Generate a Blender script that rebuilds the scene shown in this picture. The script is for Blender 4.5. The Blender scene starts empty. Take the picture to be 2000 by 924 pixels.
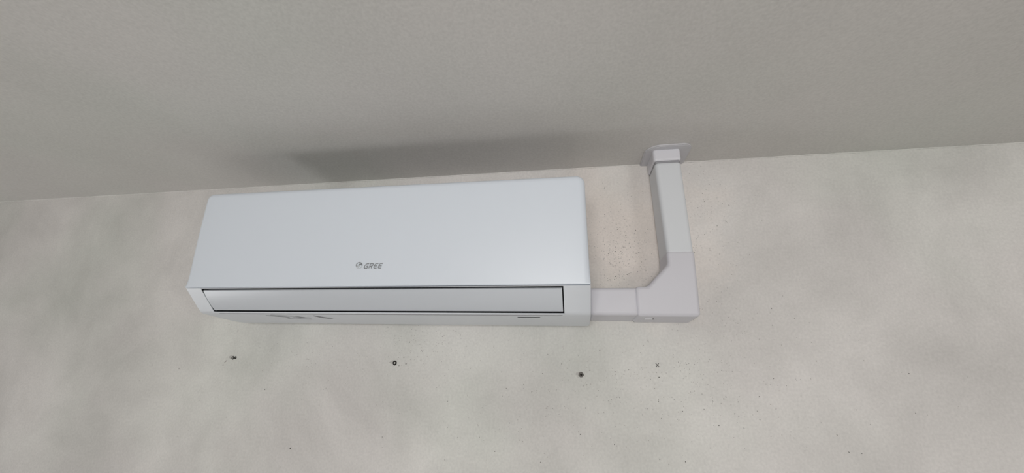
import bpy, bmesh, math, random
from mathutils import Vector, Matrix, noise
C = bpy.context.scene
COL = C.collection

# ---------------------------------------------------------------- camera
# metres; x runs along the wall, y = 0 is the wall (room on the -y side), z = 0 near the top of the unit
def cam_axes(yaw, pitch, roll):
    cy, sy, cp, sp = math.cos(yaw), math.sin(yaw), math.cos(pitch), math.sin(pitch)
    fwd = Vector((sy*cp, cy*cp, sp)); right = Vector((cy, -sy, 0)); up = right.cross(fwd)
    c, s = math.cos(roll), math.sin(roll)
    return c*right + s*up, c*up - s*right, fwd
CAM_F, CAM_POS, CAM_ANG = 724.57, (0.81921, -0.85656, -0.34096), (-0.17093, 0.30503, 0.02239)
cd = bpy.data.cameras.new('camera'); cam = bpy.data.objects.new('camera', cd); COL.objects.link(cam)
cd.sensor_width = 36; cd.lens = CAM_F/2000*36; cd.clip_start = 0.01
r_, u_, f_ = cam_axes(*CAM_ANG)
m = Matrix((r_, u_, -f_)).transposed().to_4x4(); m.translation = CAM_POS
cam.matrix_world = m
C.camera = cam

# ---------------------------------------------------------------- world, lights, exposure
C.view_settings.view_transform = 'Standard'; C.view_settings.look = 'None'
C.view_settings.exposure = 0.07; C.view_settings.gamma = 1; C.view_settings.use_curve_mapping = False
w = bpy.data.worlds.new('world'); C.world = w; w.use_nodes = True
w.node_tree.nodes['Background'].inputs[0].default_value = (0.80, 0.87, 1.0, 1)
w.node_tree.nodes['Background'].inputs[1].default_value = 0.1

def area(name, loc, target, sx, sy, power, col):
    d = bpy.data.lights.new(name, 'AREA'); d.shape = 'RECTANGLE'; d.size = sx; d.size_y = sy
    d.energy = power; d.color = col
    o = bpy.data.objects.new(name, d); COL.objects.link(o)
    o.location = loc
    o.rotation_euler = (Vector(target)-Vector(loc)).to_track_quat('-Z', 'Y').to_euler()
    return o
# daylight through low windows in both side walls and two windows behind the camera
L_LEFT = area('window_light_left', (-1.93, -0.80, -1.75), (0.2, -0.3, 0.0), 0.42, 0.5, 8.1, (0.98, 0.99, 1.0))
L_RIGHT = area('window_light_right', (3.53, -0.75, -1.70), (0.8, -0.2, 0.0), 0.7, 0.7, 1.3, (1.0, 0.985, 0.96))
L_SIDE = area('window_light_behind_right', (2.5, -2.33, -0.50), (0.9, 0, -0.2), 0.5, 0.5, 7.2, (1.0, 0.985, 0.97))
L_BACK = area('window_light_behind', (0.75, -2.33, -0.38), (0.75, 0, -0.35), 0.8, 0.55, 17.3, (1.0, 0.985, 0.965))
L_FLOOR = area('floor_fill_light', (0.6, -0.8, -2.45), (0.6, -0.8, 0), 1.2, 1.0, 3.6, (1.0, 0.99, 0.97))  # added upward fill near the floor, standing in for bounced daylight

# ---------------------------------------------------------------- materials
def mat(name, base, rough=0.5, spec=0.5):
    m = bpy.data.materials.new(name); m.use_nodes = True
    b = m.node_tree.nodes['Principled BSDF']
    b.inputs['Base Color'].default_value = (*base, 1); b.inputs['Roughness'].default_value = rough
    b.inputs['Specular IOR Level'].default_value = spec
    return m
def node(nt, t, **kw):
    n = nt.nodes.new(t)
    for k, v in kw.items(): setattr(n, k, v)
    return n
def plaster(name, a, b, tint_a, tint_b, bump=0.25, scale=3.2, contrast=(0.36, 0.66), patch=None):
    """painted plaster: cloudy worn patches, a faint hue drift and a fine sandy grain"""
    m = mat(name, a, 0.85, 0.2); nt = m.node_tree; L = nt.links.new; bs = nt.nodes['Principled BSDF']
    tc = node(nt, 'ShaderNodeTexCoord')
    n1 = node(nt, 'ShaderNodeTexNoise'); n1.inputs['Scale'].default_value = scale; n1.inputs['Detail'].default_value = 6; n1.inputs['Roughness'].default_value = 0.62
    n1.inputs['Distortion'].default_value = 0.3
    L(tc.outputs['Object'], n1.inputs['Vector'])
    r1 = node(nt, 'ShaderNodeValToRGB'); r1.color_ramp.elements[0].position = contrast[0]; r1.color_ramp.elements[1].position = contrast[1]
    r1.color_ramp.elements[0].color = (*a, 1); r1.color_ramp.elements[1].color = (*b, 1)
    L(n1.outputs['Fac'], r1.inputs['Fac'])
    n2 = node(nt, 'ShaderNodeTexNoise'); n2.inputs['Scale'].default_value = 2.1; n2.inputs['Detail'].default_value = 3
    mp = node(nt, 'ShaderNodeMapping'); mp.inputs['Location'].default_value = (7.3, 1.1, 4.7)
    L(tc.outputs['Object'], mp.inputs['Vector']); L(mp.outputs[0], n2.inputs['Vector'])
    r2 = node(nt, 'ShaderNodeValToRGB'); r2.color_ramp.elements[0].position = 0.46; r2.color_ramp.elements[1].position = 0.70
    r2.color_ramp.elements[0].color = (*tint_a, 1); r2.color_ramp.elements[1].color = (*tint_b, 1)
    L(n2.outputs['Fac'], r2.inputs['Fac'])
    mx = node(nt, 'ShaderNodeMix', data_type='RGBA', blend_type='MULTIPLY'); mx.inputs[0].default_value = 1
    L(r1.outputs[0], mx.inputs[6]); L(r2.outputs[0], mx.inputs[7])
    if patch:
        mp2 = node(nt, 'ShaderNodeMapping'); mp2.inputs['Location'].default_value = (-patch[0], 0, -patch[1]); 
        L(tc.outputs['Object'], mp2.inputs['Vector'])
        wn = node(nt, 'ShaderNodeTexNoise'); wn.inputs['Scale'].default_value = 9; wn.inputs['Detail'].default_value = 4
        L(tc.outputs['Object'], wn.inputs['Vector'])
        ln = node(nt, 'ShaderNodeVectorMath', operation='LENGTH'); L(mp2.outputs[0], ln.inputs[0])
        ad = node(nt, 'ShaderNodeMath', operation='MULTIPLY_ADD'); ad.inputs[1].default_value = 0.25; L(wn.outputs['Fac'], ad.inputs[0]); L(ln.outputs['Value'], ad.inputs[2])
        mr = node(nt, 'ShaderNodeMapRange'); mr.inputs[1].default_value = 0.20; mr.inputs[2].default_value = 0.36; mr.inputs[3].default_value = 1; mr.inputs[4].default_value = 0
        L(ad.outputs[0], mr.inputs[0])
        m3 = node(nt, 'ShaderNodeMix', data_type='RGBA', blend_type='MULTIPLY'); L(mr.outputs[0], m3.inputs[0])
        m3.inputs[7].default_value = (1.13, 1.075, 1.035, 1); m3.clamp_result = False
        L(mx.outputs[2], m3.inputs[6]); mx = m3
    # grain
    n3 = node(nt, 'ShaderNodeTexNoise'); n3.inputs['Scale'].default_value = 210; n3.inputs['Detail'].default_value = 3
    L(tc.outputs['Object'], n3.inputs['Vector'])
    r3 = node(nt, 'ShaderNodeValToRGB'); r3.color_ramp.elements[0].position = 0.3; r3.color_ramp.elements[1].position = 0.7
    r3.color_ramp.elements[0].color = (0.90, 0.90, 0.90, 1); r3.color_ramp.elements[1].color = (1, 1, 1, 1)
    L(n3.outputs['Fac'], r3.inputs['Fac'])
    m2 = node(nt, 'ShaderNodeMix', data_type='RGBA', blend_type='MULTIPLY'); m2.inputs[0].default_value = 1
    L(mx.outputs[2], m2.inputs[6]); L(r3.outputs[0], m2.inputs[7])
    L(m2.outputs[2], bs.inputs['Base Color'])
    n4 = node(nt, 'ShaderNodeTexNoise'); n4.inputs['Scale'].default_value = 130; n4.inputs['Detail'].default_value = 4
    L(tc.outputs['Object'], n4.inputs['Vector'])
    bp = node(nt, 'ShaderNodeBump'); bp.inputs['Strength'].default_value = bump; bp.inputs['Distance'].default_value = 0.0015
    L(n4.outputs['Fac'], bp.inputs['Height']); L(bp.outputs[0], bs.inputs['Normal'])
    return m
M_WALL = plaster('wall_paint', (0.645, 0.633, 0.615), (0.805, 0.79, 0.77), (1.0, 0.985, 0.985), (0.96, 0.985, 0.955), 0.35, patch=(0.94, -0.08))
M_CEIL = plaster('ceiling_paint', (0.65, 0.642, 0.622), (0.705, 0.695, 0.675), (1.0, 0.985, 0.98), (0.98, 0.99, 0.97), 0.2, 2.0)
M_ROOM = mat('room_paint', (0.70, 0.69, 0.66), 0.9, 0.2)
M_FLOOR = plaster('floor_screed', (0.42, 0.40, 0.37), (0.50, 0.48, 0.44), (1, 1, 1), (0.96, 0.98, 1), 0.3)
M_SPECK = mat('grime_speck', (0.10, 0.095, 0.09), 0.9, 0.1)
M_SPECK2 = mat('grime_speck_faint', (0.42, 0.40, 0.385), 0.9, 0.1)
def plastic(name, base, rough, spec=0.5):
    m = mat(name, base, rough, spec); nt = m.node_tree; L = nt.links.new
    tc = node(nt, 'ShaderNodeTexCoord'); n = node(nt, 'ShaderNodeTexNoise'); n.inputs['Scale'].default_value = 6
    L(tc.outputs['Object'], n.inputs['Vector'])
    r = node(nt, 'ShaderNodeMapRange'); r.inputs[3].default_value = rough-0.04; r.inputs[4].default_value = rough+0.04
    L(n.outputs['Fac'], r.inputs[0]); L(r.outputs[0], nt.nodes['Principled BSDF'].inputs['Roughness'])
    return m
M_AC = plastic('white_appliance_plastic', (0.725, 0.775, 0.845), 0.38)
M_CASE = plastic('case_plastic', (0.70, 0.73, 0.775), 0.38)
M_LOUVRE = plastic('louvre_plastic', (0.60, 0.63, 0.675), 0.34)
M_DUCT = plastic('trunking_plastic', (0.635, 0.627, 0.672), 0.45)
M_RISER = plastic('riser_plastic', (0.70, 0.72, 0.75), 0.45)
M_FLANGE = plastic('flange_plastic', (0.60, 0.595, 0.62), 0.5)
M_DARK = mat('outlet_black', (0.012, 0.013, 0.015), 0.7, 0.2)
M_INK = mat('logo_grey', (0.25, 0.265, 0.28), 0.4)
M_INK2 = mat('logo_light_grey', (0.48, 0.50, 0.52), 0.4)
M_MARK = mat('mark_grey', (0.24, 0.25, 0.26), 0.6)
M_RIM = mat('hole_rim', (0.16, 0.15, 0.14), .9, .1)
M_HOLE = mat('hole_dark', (0.03, 0.028, 0.026), .9, .1)
M_COLLAR = plastic('collar_plastic', (0.72, 0.715, 0.76), 0.45)
M_GREYLINE = mat('seam_grey', (0.30, 0.30, 0.32), 0.6)

# ---------------------------------------------------------------- helpers
def link(name, bm, m, parent=None, smooth=False, bevel=0, seg=3, recalc=True):
    if recalc: bmesh.ops.recalc_face_normals(bm, faces=bm.faces)
    me = bpy.data.meshes.new(name); bm.to_mesh(me); bm.free()
    o = bpy.data.objects.new(name, me); COL.objects.link(o)
    for mm in (m if isinstance(m, (list, tuple)) else [m]): me.materials.append(mm)
    if parent: o.parent = parent
    if bevel:
        b = o.modifiers.new('bevel', 'BEVEL'); b.width = bevel; b.segments = seg; b.limit_method = 'ANGLE'; b.angle_limit = math.radians(35)
        b.harden_normals = False
    if smooth:
        me.polygons.foreach_set('use_smooth', [True]*len(me.polygons))
        if bevel:
            wn = o.modifiers.new('normals', 'WEIGHTED_NORMAL'); wn.keep_sharp = True
    return o
def struct(o): o['kind'] = 'structure'; return o
def thing(name, loc, label, cat):
    o = bpy.data.objects.new(name, None); COL.objects.link(o); o.location = loc; o.empty_display_size = 0.05
    o['label'] = label; o['category'] = cat; return o
def box(bm, x0, x1, y0, y1, z0, z1):
    v = [bm.verts.new((x, y, z)) for x in (x0, x1) for y in (y0, y1) for z in (z0, z1)]
    for f in ((0,1,3,2),(4,6,7,5),(0,4,5,1),(2,3,7,6),(0,2,6,4),(1,5,7,3)): bm.faces.new([v[i] for i in f])
def prism(bm, pts, axis, a, b, pts_b=None):
    """polygon pts extruded between a and b along an axis ('x': pts are (y,z); 'y': (x,z); 'z': (x,y))"""
    def P(p, t): return {'x': (t, p[0], p[1]), 'y': (p[0], t, p[1]), 'z': (p[0], p[1], t)}[axis]
    A = [bm.verts.new(P(p, a)) for p in pts]; B = [bm.verts.new(P(p, b)) for p in (pts_b or pts)]
    n = len(pts)
    for i in range(n): bm.faces.new((A[i], A[(i+1) % n], B[(i+1) % n], B[i]))
    bm.faces.new(A); bm.faces.new(B[::-1])
def rrect(x0, x1, z0, z1, r, n=6):
    """rounded rectangle; r = radii for (x0,z0),(x1,z0),(x1,z1),(x0,z1)"""
    out = []
    for (cx, cz, a0, rr) in ((x0, z0, 180, r[0]), (x1, z0, 270, r[1]), (x1, z1, 0, r[2]), (x0, z1, 90, r[3])):
        sx = 1 if cx == x0 else -1; sz = 1 if cz == z0 else -1
        if rr <= 0: out.append((cx, cz)); continue
        for k in range(n+1):
            t = math.radians(a0+90*k/n); out.append((cx+sx*rr+rr*math.cos(t), cz+sz*rr+rr*math.sin(t)))
    return out

# ---------------------------------------------------------------- the room
ZC, ZF = 0.1084, -2.55                     # ceiling, floor
XL, XR, YB = -2.0, 3.6, -2.4
rng = random.Random(5)
bm = bmesh.new()
box(bm, XL-0.1, XR+0.1, 0, 0.15, ZF-0.1, ZC+0.1)
def speck(bm, x, z, rx, rz, mi, rot=0, n=7, jag=0.3):
    vs = []
    for k in range(n):
        a = 2*math.pi*k/n; rr = 1+rng.uniform(-jag, jag)
        px, pz = rx*rr*math.cos(a), rz*rr*math.sin(a)
        vs.append(bm.verts.new((x+px*math.cos(rot)-pz*math.sin(rot), -0.0003, z+px*math.sin(rot)+pz*math.cos(rot))))
    f = bm.faces.new(vs); f.material_index = mi
# grime specks on the plaster (stains with their own shapes)
for x, z, rx, rz, mi in ((0.4289, -0.3697, .0014, .0011, 1), (0.8462, -0.3726, .0016, .0014, 2), (0.9857, -0.3817, .0014, .0012, 1),
                         (0.1699, -0.5584, .0016, .0022, 1), (-0.0398, -0.3004, .0009, .0030, 2), (-0.1871, -0.3965, .0014, .0014, 2),
                         (-0.0593, -0.3845, .0028, .0017, 2), (0.412, -0.374, .0012, .0008, 1), (0.70, -0.298, .001, .001, 2)):
    speck(bm, x, z, rx, rz, mi)
speck(bm, -0.0555, -0.3771, .0050, .0014, 2, rot=0.9)
for cx, cz, sx, sz, n in ((0.47, -0.33, .06, .03, 70), (0.93, -0.09, .035, .07, 150), (0.92, -0.15, .03, .04, 80), (0.97, -0.40, .10, .05, 110),
                          (0.78, -0.45, .16, .06, 90), (1.12, -0.02, .05, .08, 90), (1.10, -0.30, .05, .09, 60), (0.40, -0.42, .35, .09, 60), (0.2, -0.36, .1, .03, 30), (1.2, -0.35, .12, .1, 50)):
    for _ in range(n*2):
        s = rng.uniform(.0004, .0009)
        speck(bm, rng.gauss(cx, sx), rng.gauss(cz, sz), s*rng.uniform(.8, 1.6), s, 2 if rng.random() < .84 else 1, rng.uniform(0, 3), 5)
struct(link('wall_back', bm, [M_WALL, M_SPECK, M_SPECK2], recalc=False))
# outward faces of the box need checking only on the box itself
bmw = bmesh.new(); bmw.from_mesh(bpy.data.meshes['wall_back'])
for f in bmw.faces:
    f.normal_update()
    if len(f.verts) != 4 or f.material_index: 
        if f.normal.y > 0: f.normal_flip()
bmw.to_mesh(bpy.data.meshes['wall_back']); bmw.free()
bm = bmesh.new(); box(bm, XL-0.1, XR+0.1, YB-0.1, 0.1, ZC, ZC+0.12); struct(link('ceiling', bm, M_CEIL))
bm = bmesh.new(); box(bm, XL-0.1, XR+0.1, YB-0.1, 0.1, ZF-0.12, ZF); struct(link('floor', bm, M_FLOOR))
bm = bmesh.new()                                                  # left wall, pierced by a low window
for y0, y1, z0, z1 in ((YB, -1.25, ZF, ZC), (-0.45, 0.0, ZF, ZC), (-1.25, -0.45, ZF, -2.25), (-1.25, -0.45, -1.25, ZC)):
    box(bm, XL-0.12, XL, y0, y1, z0, z1)
struct(link('wall_left', bm, M_ROOM))
bm = bmesh.new()
for y0, y1, z0, z1 in ((YB, -1.15, ZF, ZC), (-0.35, 0.0, ZF, ZC), (-1.15, -0.35, ZF, -2.10), (-1.15, -0.35, -1.30, ZC)):
    box(bm, XR, XR+0.12, y0, y1, z0, z1)
struct(link('wall_right', bm, M_ROOM))
bm = bmesh.new()                                                  # wall behind the camera with a wide window
for x0, x1, z0, z1 in ((XL, 0.25, ZF, ZC), (1.25, 2.15, ZF, ZC), (2.85, XR, ZF, ZC), (0.25, 1.25, ZF, -0.90), (0.25, 1.25, -0.05, ZC),
                       (2.15, 2.85, ZF, -0.90), (2.15, 2.85, -0.05, ZC)):
    box(bm, x0, x1, YB-0.12, YB, z0, z1)
struct(link('wall_front', bm, M_ROOM))
# uneven paint bead where wall and ceiling meet
bm = bmesh.new(); prev = None; N = 900
for i in range(N+1):
    x = XL + (XR-XL)*i/N
    a = 0.0022 + 0.0016*noise.noise(Vector((x*34, 3.1, 0))) + 0.0010*noise.noise(Vector((x*120, 0, 7)))
    b = 0.0030 + 0.0012*noise.noise(Vector((x*21, 8, 2)))
    a = max(a, .0005)
    ring = [bm.verts.new(p) for p in ((x, 0.001, ZC-b), (x, -a*.55, ZC-b*.55), (x, -a, ZC+0.001), (x, 0.001, ZC+0.001))]
    if prev:
        for k in range(4): bm.faces.new((prev[k], prev[(k+1) % 4], ring[(k+1) % 4], ring[k]))
    prev = ring
struct(link('trim_1', bm, M_WALL, smooth=True))

# ---------------------------------------------------------------- split air conditioner
AW = 0.845
ac = thing('air_conditioner', (0.42, 0, -0.28), 'white wall-mounted split air conditioner with a closed louvre, high on the wall below the ceiling', 'air conditioner')
def par(o, root):                                                 # keep world coordinates in the meshes
    o.parent = root; o.matrix_parent_inverse = Matrix.Translation(root.location).inverted(); return o

# case: one lofted skin; the middle stretch is recessed for the air outlet
OX0, OX1 = 0.0375, 0.7995
top = [(-0.004, -0.020), (-0.150, -0.020), (-0.172, -0.028), (-0.180, -0.050), (-0.182, -0.2228), (-0.1930, -0.2236)]
low = [(-0.1475, -0.2690), (-0.140, -0.2715), (-0.100, -0.2765), (-0.055, -0.2815), (-0.030, -0.2825), (-0.012, -0.2790), (-0.004, -0.2700)]
full = top + [(-0.1905, -0.2262), (-0.1850, -0.2318), (-0.1640, -0.2526), (-0.1510, -0.2656)] + low
rec = top + [(-0.1920, -0.2244), (-0.1500, -0.2150), (-0.1100, -0.2500), (-0.1485, -0.2678)] + low
def inset(prof, s):                                               # shrink towards the middle to round the ends
    cy, cz = -0.09, -0.15
    return [(cy+(y-cy)*s if y < -0.01 else y, cz+(z-cz)*s) for y, z in prof]
secs = [(0.0065, inset(full, .972)), (0.0035, inset(full, .990)), (0.0020, full), (OX0, full), (OX0, rec), (OX1, rec), (OX1, full),
        (AW-0.0005, full), (AW+0.0015, inset(full, .992)), (AW+0.0030, inset(full, .975))]
def endx(x, z):                                                   # the sides draw in a little above the chin
    return x-0.006*min(1, max(0, (z+0.223)/0.01)) if x > 0.84 else x
bm = bmesh.new(); rings = [[bm.verts.new((endx(x, z), y, z)) for y, z in p] for x, p in secs]
n = len(full)
for k in range(len(rings)-1):
    for i in range(n):
        a, b, c, d = rings[k][i], rings[k][(i+1) % n], rings[k+1][(i+1) % n], rings[k+1][i]
        if (a.co-d.co).length < 1e-7 and (b.co-c.co).length < 1e-7: continue
        bm.faces.new((a, b, c, d))
bm.faces.new(rings[0]); bm.faces.new(rings[-1][::-1])
bmesh.ops.remove_doubles(bm, verts=bm.verts, dist=1e-6)
case = par(link('case', bm, M_CASE), ac)
case.data.polygons.foreach_set('use_smooth', [True]*len(case.data.polygons))
es = case.modifiers.new('split', 'EDGE_SPLIT'); es.split_angle = math.radians(28)
# dark outlet lining
bm = bmesh.new()
u = [(-0.1905, -0.2252), (-0.1510, -0.2165), (-0.1125, -0.2500), (-0.1482, -0.2672), (-0.147, -0.2680), (-0.1095, -0.2502), (-0.1500, -0.2142), (-0.1912, -0.2240)]
prism(bm, u, 'x', OX0+0.0004, OX1-0.0004)
for x0, x1 in ((OX0+0.0003, OX0+0.0008), (OX1-0.0008, OX1-0.0003)):
    prism(bm, [(-0.1900, -0.2256), (-0.1510, -0.2165), (-0.1125, -0.2500), (-0.1487, -0.2668)], 'x', x0, x1)
par(link('air_outlet', bm, M_DARK), ac)
# louvre blade, slightly bowed
bm = bmesh.new()
P1, P2 = Vector((-0.1882, -0.2282)), Vector((-0.1508, -0.2650))
d_ = (P2-P1).normalized(); nrm = Vector((d_.y, -d_.x)); nrm = nrm if nrm.y < 0 else -nrm
outer = []; inner = []
for k in range(9):
    t = k/8; p = P1.lerp(P2, t); bow = 0.0016*(1-(2*t-1)**2)
    outer.append(tuple(p+nrm*bow)); inner.append(tuple(p+nrm*(bow-0.0035)))
prism(bm, outer+inner[::-1], 'x', OX0+0.0026, OX1-0.0024)
par(link('louvre', bm, M_LOUVRE, bevel=0.0007, seg=2), ac)
# lip and groove under the louvre
bm = bmesh.new()
prism(bm, [(-0.1482, -0.2680), (-0.1502, -0.2682), (-0.1502, -0.2698), (-0.1465, -0.2710), (-0.1430, -0.2700)], 'x', OX0-0.002, OX1)
par(link('outlet_lip', bm, M_CASE, bevel=0.0004, seg=2), ac)
bm = bmesh.new(); prism(bm, [(-0.1460, -0.2695), (-0.1463, -0.2716), (-0.1435, -0.2720), (-0.1425, -0.2695)], 'x', OX0+0.012, OX1-0.004)
par(link('outlet_seam', bm, M_GREYLINE), ac)

# front panel: rounded plate wrapping back at the sides and the top
def panel_front(x, z):                                            # depth of the front skin
    t = (z+0.2235)/0.2085
    return -(0.1955 + 0.0095*t + 0.0015*math.sin(math.pi*min(max(t, 0), 1)))
PX0, PX1, PZ0, PZ1 = -0.0010, 0.8445, -0.2230, -0.0125
def px(x, z):                                                     # sides flare slightly towards the bottom
    t = min(max((z-PZ0)/(PZ1-PZ0), 0), 1); k = min(max((x-.6)/.245, 0), 1)
    return x + 0.0036*(1-t)**1.5*k
def pz(x, z):
    t = min(max((z-PZ0)/(PZ1-PZ0), 0), 1); return z + (0.0036*(1-x/AW) + 0.0010)*t + 0.0012*(1-t)*x/AW
bm = bmesh.new()
NS = 12
def ring(ins, back):
    r0 = 0.0165
    out = rrect(PX0+ins, PX1-ins, PZ0+min(ins, .0016), PZ1-ins, (max(.0035-ins, .0008), max(.0035-ins, .0008), max(r0-ins, .002), max(r0-ins, .002)), NS)
    # split the long edges so that the skin can curve
    pts = []
    for i, p in enumerate(out):
        q = out[(i+1) % len(out)]; pts.append(p)
        if math.dist(p, q) > .08:
            for k in range(1, 10): pts.append((p[0]+(q[0]-p[0])*k/10, p[1]+(q[1]-p[1])*k/10))
    sb = lambda z: 0.12+0.88*min(1, max(0, (z-PZ0-.001)/.012))   # crisp lower edge, rounded sides and top
    return [bm.verts.new((px(x, z), (panel_front(x, z)+back*sb(z)) if back < .05 else -0.140, pz(x, z))) for x, z in pts]
R = 0.0115
rr = [ring(0.0, .06), ring(0.0, R+.004)]
for k in range(1, 7):
    t = math.radians(90*k/6); rr.append(ring(R*(1-math.cos(t)), R*(1-math.sin(t))))
for a, b in zip(rr, rr[1:]):
    n = len(a)
    for i in range(n): bm.faces.new((a[i], a[(i+1) % n], b[(i+1) % n], b[i]))
# front skin: rows across
last = rr[-1]
def cap(loop):
    cx, cz = 0.42, -0.118
    prev = loop
    for s in (.9, .7, .45, .2):
        cur = [bm.verts.new((cx+(v.co.x-cx)*s, panel_front(0, cz+(v.co.z-cz)*s), cz+(v.co.z-cz)*s)) for v in loop]
        n = len(loop)
        for i in range(n): bm.faces.new((prev[i], prev[(i+1) % n], cur[(i+1) % n], cur[i]))
        prev = cur
    bm.faces.new(prev)
cap(last)
bm.faces.new(rr[0][::-1])
pan = par(link('front_panel', bm, M_AC, smooth=True), ac)
es = pan.modifiers.new('split', 'EDGE_SPLIT'); es.split_angle = math.radians(40)

# logo: flat printed strokes on the panel
def stroke(bm, pts, wd, fn, closed=False):
    """ribbon of width wd (local units) along pts, mapped to the panel by fn"""
    n = len(pts); L_, R_ = [], []
    for i, p in enumerate(pts):
        a = Vector(pts[max(i-1, 0)]) if not closed else Vector(pts[(i-1) % n]); b = Vector(pts[min(i+1, n-1)]) if not closed else Vector(pts[(i+1) % n])
        d0 = (Vector(p)-a); d1 = (b-Vector(p))
        d = (d0.normalized() if d0.length else Vector((0, 0)))+(d1.normalized() if d1.length else Vector((0, 0)))
        d.normalize(); q = Vector((-d.y, d.x))
        c = 1.0
        if d0.length and d1.length: c = 1/max(.6, math.cos(d0.angle(d1)/2))
        L_.append(bm.verts.new(fn(*(Vector(p)+q*wd/2*c)))); R_.append(bm.verts.new(fn(*(Vector(p)-q*wd/2*c))))
    for i in range(n if closed else n-1):
        j = (i+1) % n; bm.faces.new((L_[i], L_[j], R_[j], R_[i]))
LX, LZ, LH = 0.4103, -0.1878, 0.0098
def logo_map(ox, wd, lift=0.0004):
    def fn(a, b):
        x = LX+ox+a*wd+0.0030*b; z = LZ+b*LH
        return (x, panel_front(x, z)-lift, z)
    return fn
G = [(.98, .90), (.90, .97), (.42, .97), (.16, .80), (.03, .50), (.06, .20), (.26, .04), (.84, .04), (.90, .46), (.50, .46)]
Rr = [[(.12, 0), (.12, .97), (.72, .97), (.92, .86), (.90, .62), (.70, .46), (.14, .46)], [(.50, .46), (.88, 0)]]
Ee = [[(.96, .97), (.34, .97), (.12, .80), (.06, .48), (.10, .18), (.30, .04), (.92, .04)], [(.08, .50), (.86, .50)]]
bm = bmesh.new()
stroke(bm, G, .20, logo_map(0, .0082))
for s in Rr: stroke(bm, s, .20, logo_map(.0100, .0080))
for ox in (.0202, .0296):
    for s in Ee: stroke(bm, s, .18, logo_map(ox, .0078))
par(link('logo_lettering', bm, M_INK), ac)
def emb(a, b):
    x = 0.4000+a*.0064; z = -0.1815+b*.0060
    return (x, panel_front(x, z)-.0004, z)
bm = bmesh.new()
stroke(bm, [(math.cos(math.radians(t)), math.sin(math.radians(t))) for t in range(-5, 196, 10)], .26, emb)
stroke(bm, [(.88, .20), (.60, .35), (.30, .42), (.05, .30), (-.1, .05)], .50, emb)
par(link('logo_emblem', bm, M_INK), ac)
bm = bmesh.new()
stroke(bm, [(math.cos(math.radians(t)), math.sin(math.radians(t))) for t in range(195, 356, 10)], .14, emb)
stroke(bm, [(-.75, -.15), (-.45, -.45), (-.10, -.60)], .34, emb)
stroke(bm, [(-.55, .1), (-.2, -.15), (.35, -.25)], .16, emb)
par(link('logo_emblem_shade', bm, M_INK2), ac)

# marks on the underside of the chin
def under(x, y):                                                  # underside height at depth y
    pts = [(-0.1475, -0.2690), (-0.140, -0.2715), (-0.100, -0.2765), (-0.055, -0.2815), (-0.030, -0.2825)]
    for (ya, za), (yb, zb) in zip(pts, pts[1:]):
        if ya <= y <= yb: return za+(zb-za)*(y-ya)/(yb-ya)
    return -0.2825
def ufn(a, b): return (a, b, under(a, b)-0.0004)
bm = bmesh.new()  # irregular grey strokes along the underside
for pts, wd in (([(0.150, -.128), (0.172, -.118), (0.196, -.112)], .004), ([(0.165, -.133), (0.190, -.126), (0.215, -.122), (0.232, -.110)], .003),
                ([(0.178, -.096), (0.196, -.092), (0.212, -.096)], .003), ([(0.200, -.108), (0.222, -.112), (0.243, -.104)], .0025), ([(0.21, -.094), (0.235, -.092)], .004)):
    stroke(bm, pts, wd, ufn)
par(link('underside_mark', bm, M_MARK), ac)
bm = bmesh.new()
stroke(bm, [(0.266, -.128), (0.271, -.112), (0.281, -.104), (0.292, -.098)], .005, ufn)
stroke(bm, [(0.266, -.128), (0.278, -.116), (0.292, -.098)], .004, ufn)
par(link('underside_mark', bm, M_GREYLINE), ac)
bm = bmesh.new(); stroke(bm, [(0.708, -.1265), (0.722, -.1262), (0.740, -.1262), (0.752, -.1265)], .0042, ufn)
par(link('indicator_slot', bm, M_HOLE), ac)

# ---------------------------------------------------------------- pipe trunking
tr = thing('pipe_trunking', (1.0, 0, -0.268), 'white plastic pipe trunking, elbow beside the air conditioner and riser up to the ceiling', 'pipe cover')
DD = 0.0800
# horizontal channel
bm = bmesh.new()
prism(bm, [(-0.0005, -0.2082), (-DD+.0022, -0.2082), (-DD+.0022, -0.2635), (-0.0005, -0.2695)], 'x', AW+0.0036, 0.9440)
par(link('channel', bm, M_DUCT, smooth=True, bevel=0.0065, seg=5), tr)
# elbow with a mitred inner corner
bm = bmesh.new()
el = [(0.9400, -0.2685), (1.0585, -0.2685), (1.0618, -0.1330), (1.0075, -0.1330), (1.0075, -0.1610), (0.9650, -0.2062), (0.9400, -0.2062)]
prism(bm, el, 'y', -0.0005, -DD-.0008)
for v in bm.verts:
    if v.co.z < -.26: v.co.z = -0.2655 if v.co.y < -.04 else -0.2722
elb = par(link('elbow', bm, M_DUCT, smooth=True, bevel=0.0075, seg=5), tr)
# snap clip under the elbow
bm = bmesh.new(); prism(bm, [(0.9585, -.052), (0.9745, -.052), (0.9745, -.045), (0.9585, -.045)], 'z', -0.2692, -0.2670)
cl = par(link('clip', bm, mat('clip_white', (0.82, 0.82, 0.84), .35), bevel=0.0003, seg=1), tr)
bm = bmesh.new(); prism(bm, [(0.9735, -.054), (0.9755, -.054), (0.9755, -.049), (0.9735, -.049)], 'z', -0.2694, -0.2670)
o = link('clip_gap', bm, M_DARK); o.parent = cl
# riser, leaning back a little towards the ceiling
bm = bmesh.new()
zt_, zb_ = 0.0745, -0.1420
A = [(1.0085, -0.0005), (1.0085, -DD), (1.0605, -DD), (1.0605, -0.0005)]
B = [(1.0040, -0.0005), (1.0040, -0.0730), (1.0600, -0.0730), (1.0600, -0.0005)]
prism(bm, A, 'z', zb_, zt_, B)
par(link('riser', bm, M_RISER, smooth=True, bevel=0.0085, seg=5), tr)
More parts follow.
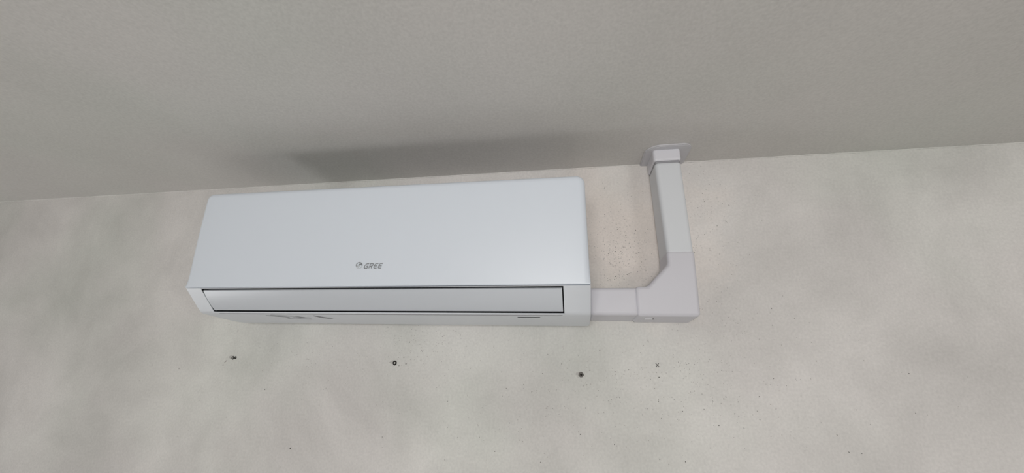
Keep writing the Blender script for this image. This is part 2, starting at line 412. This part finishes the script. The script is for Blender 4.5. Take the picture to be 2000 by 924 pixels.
# collar above the riser
bm = bmesh.new(); prism(bm, [(1.0050, -0.0005), (1.0050, -0.0725), (1.0595, -0.0725), (1.0595, -0.0005)], 'z', 0.070, 0.080); par(link('joint_gap', bm, M_GREYLINE, bevel=.006), tr)
bm = bmesh.new()
A = [(1.0025, -0.0004), (1.0025, -0.0745), (1.0612, -0.0745), (1.0612, -0.0004)]
prism(bm, A, 'z', 0.0758, ZC-0.001)
par(link('collar', bm, M_COLLAR, smooth=True, bevel=0.006, seg=5), tr)
# flange against the ceiling, rounded corners, raised rim
bm = bmesh.new()
fl = rrect(0.986, 1.086, -0.090, -0.0004, (.034, .022, 0, 0), 10)
fl2 = rrect(0.988, 1.084, -0.088, -0.0004, (.032, .020, 0, 0), 10)
prism(bm, fl, 'z', ZC, ZC-0.0035)
prism(bm, fl2, 'z', ZC-0.0035, ZC-0.0048)
par(link('ceiling_flange', bm, M_FLANGE, bevel=0.0008, seg=2), tr)

# ---------------------------------------------------------------- plugged holes and marks on the wall
def disc_ring(bm, x, z, r0, r1, y, mi=0, n=20, jag=0.0, sx=1.0):
    A, B = [], []
    for k in range(n):
        a = 2*math.pi*k/n; j = 1+rng.uniform(-jag, jag)
        A.append(bm.verts.new((x+r0*math.cos(a)*sx, y, z+r0*math.sin(a)))); B.append(bm.verts.new((x+r1*j*math.cos(a)*sx, y+.0006, z+r1*j*math.sin(a))))
    for k in range(n):
        f = bm.faces.new((A[k], A[(k+1) % n], B[(k+1) % n], B[k])); f.material_index = mi
    return A
M_PLUG = mat('plug_grey', (0.36, 0.35, 0.33), .7)
def plug(x, z, label, r=0.0048, hole=1, twin=None, core=M_PLUG):
    root = thing('wall_plug', (x, 0, z), label, 'wall plug'); root['group'] = 'old wall plugs under the air conditioner'
    bm = bmesh.new(); disc_ring(bm, 0, 0, r*.42, r, -.0012, 0, 22, .12)
    if twin: disc_ring(bm, twin, .0004, r*.25, r*.85, -.0011, 0, 18, .22)
    o = link('rim', bm, M_HOLE if hole else M_RIM, root)
    bm = bmesh.new(); vs = [bm.verts.new((r*.44*math.cos(2*math.pi*k/16), -.0009, r*.44*math.sin(2*math.pi*k/16))) for k in range(16)]; f = bm.faces.new(vs)
    link('plug_core', bm, core, root)
    bm = bmesh.new(); vs = []
    for k in range(12):
        a = 2*math.pi*k/12; vs.append(bm.verts.new((-.004+.0085*math.cos(a)*rng.uniform(.8, 1.2), -.0005, .0015+.0042*math.sin(a)*rng.uniform(.7, 1.2))))
    bm.faces.new(vs); link('smudge', bm, M_SMUDGE, root)
M_SMUDGE = mat('smudge_grey', (0.50, 0.485, 0.465), .9, .1)
plug(0.4008, -0.3682, 'dark round wall plug with a pale centre, middle of the three below the air conditioner', .0050, 1, None, mat('plug_pale', (.62, .6, .57), .7))
plug(-0.0355, -0.3670, 'pair of ragged dark holes touching, leftmost below the air conditioner', .0040, 1, .0068)
plug(0.8277, -0.3814, 'filled grey crumbly wall plug, rightmost of the three below the air conditioner', .0056, 0, None, M_HOLE)
# pencilled cross
bm = bmesh.new()
def wfn(a, b): return (a, -.0004, b)
stroke(bm, [(-.0035, .0035), (0, 0), (.0036, -.0036)], .0011, wfn); stroke(bm, [(.0032, .0036), (0, 0), (-.0030, -.0040)], .0011, wfn)
o = link('pencil_cross', bm, M_SPECK); o.location = (0.9849, 0, -0.3577)
o['label'] = 'tiny pencilled x drawn on the wall below the trunking elbow'; o['category'] = 'pencil mark'
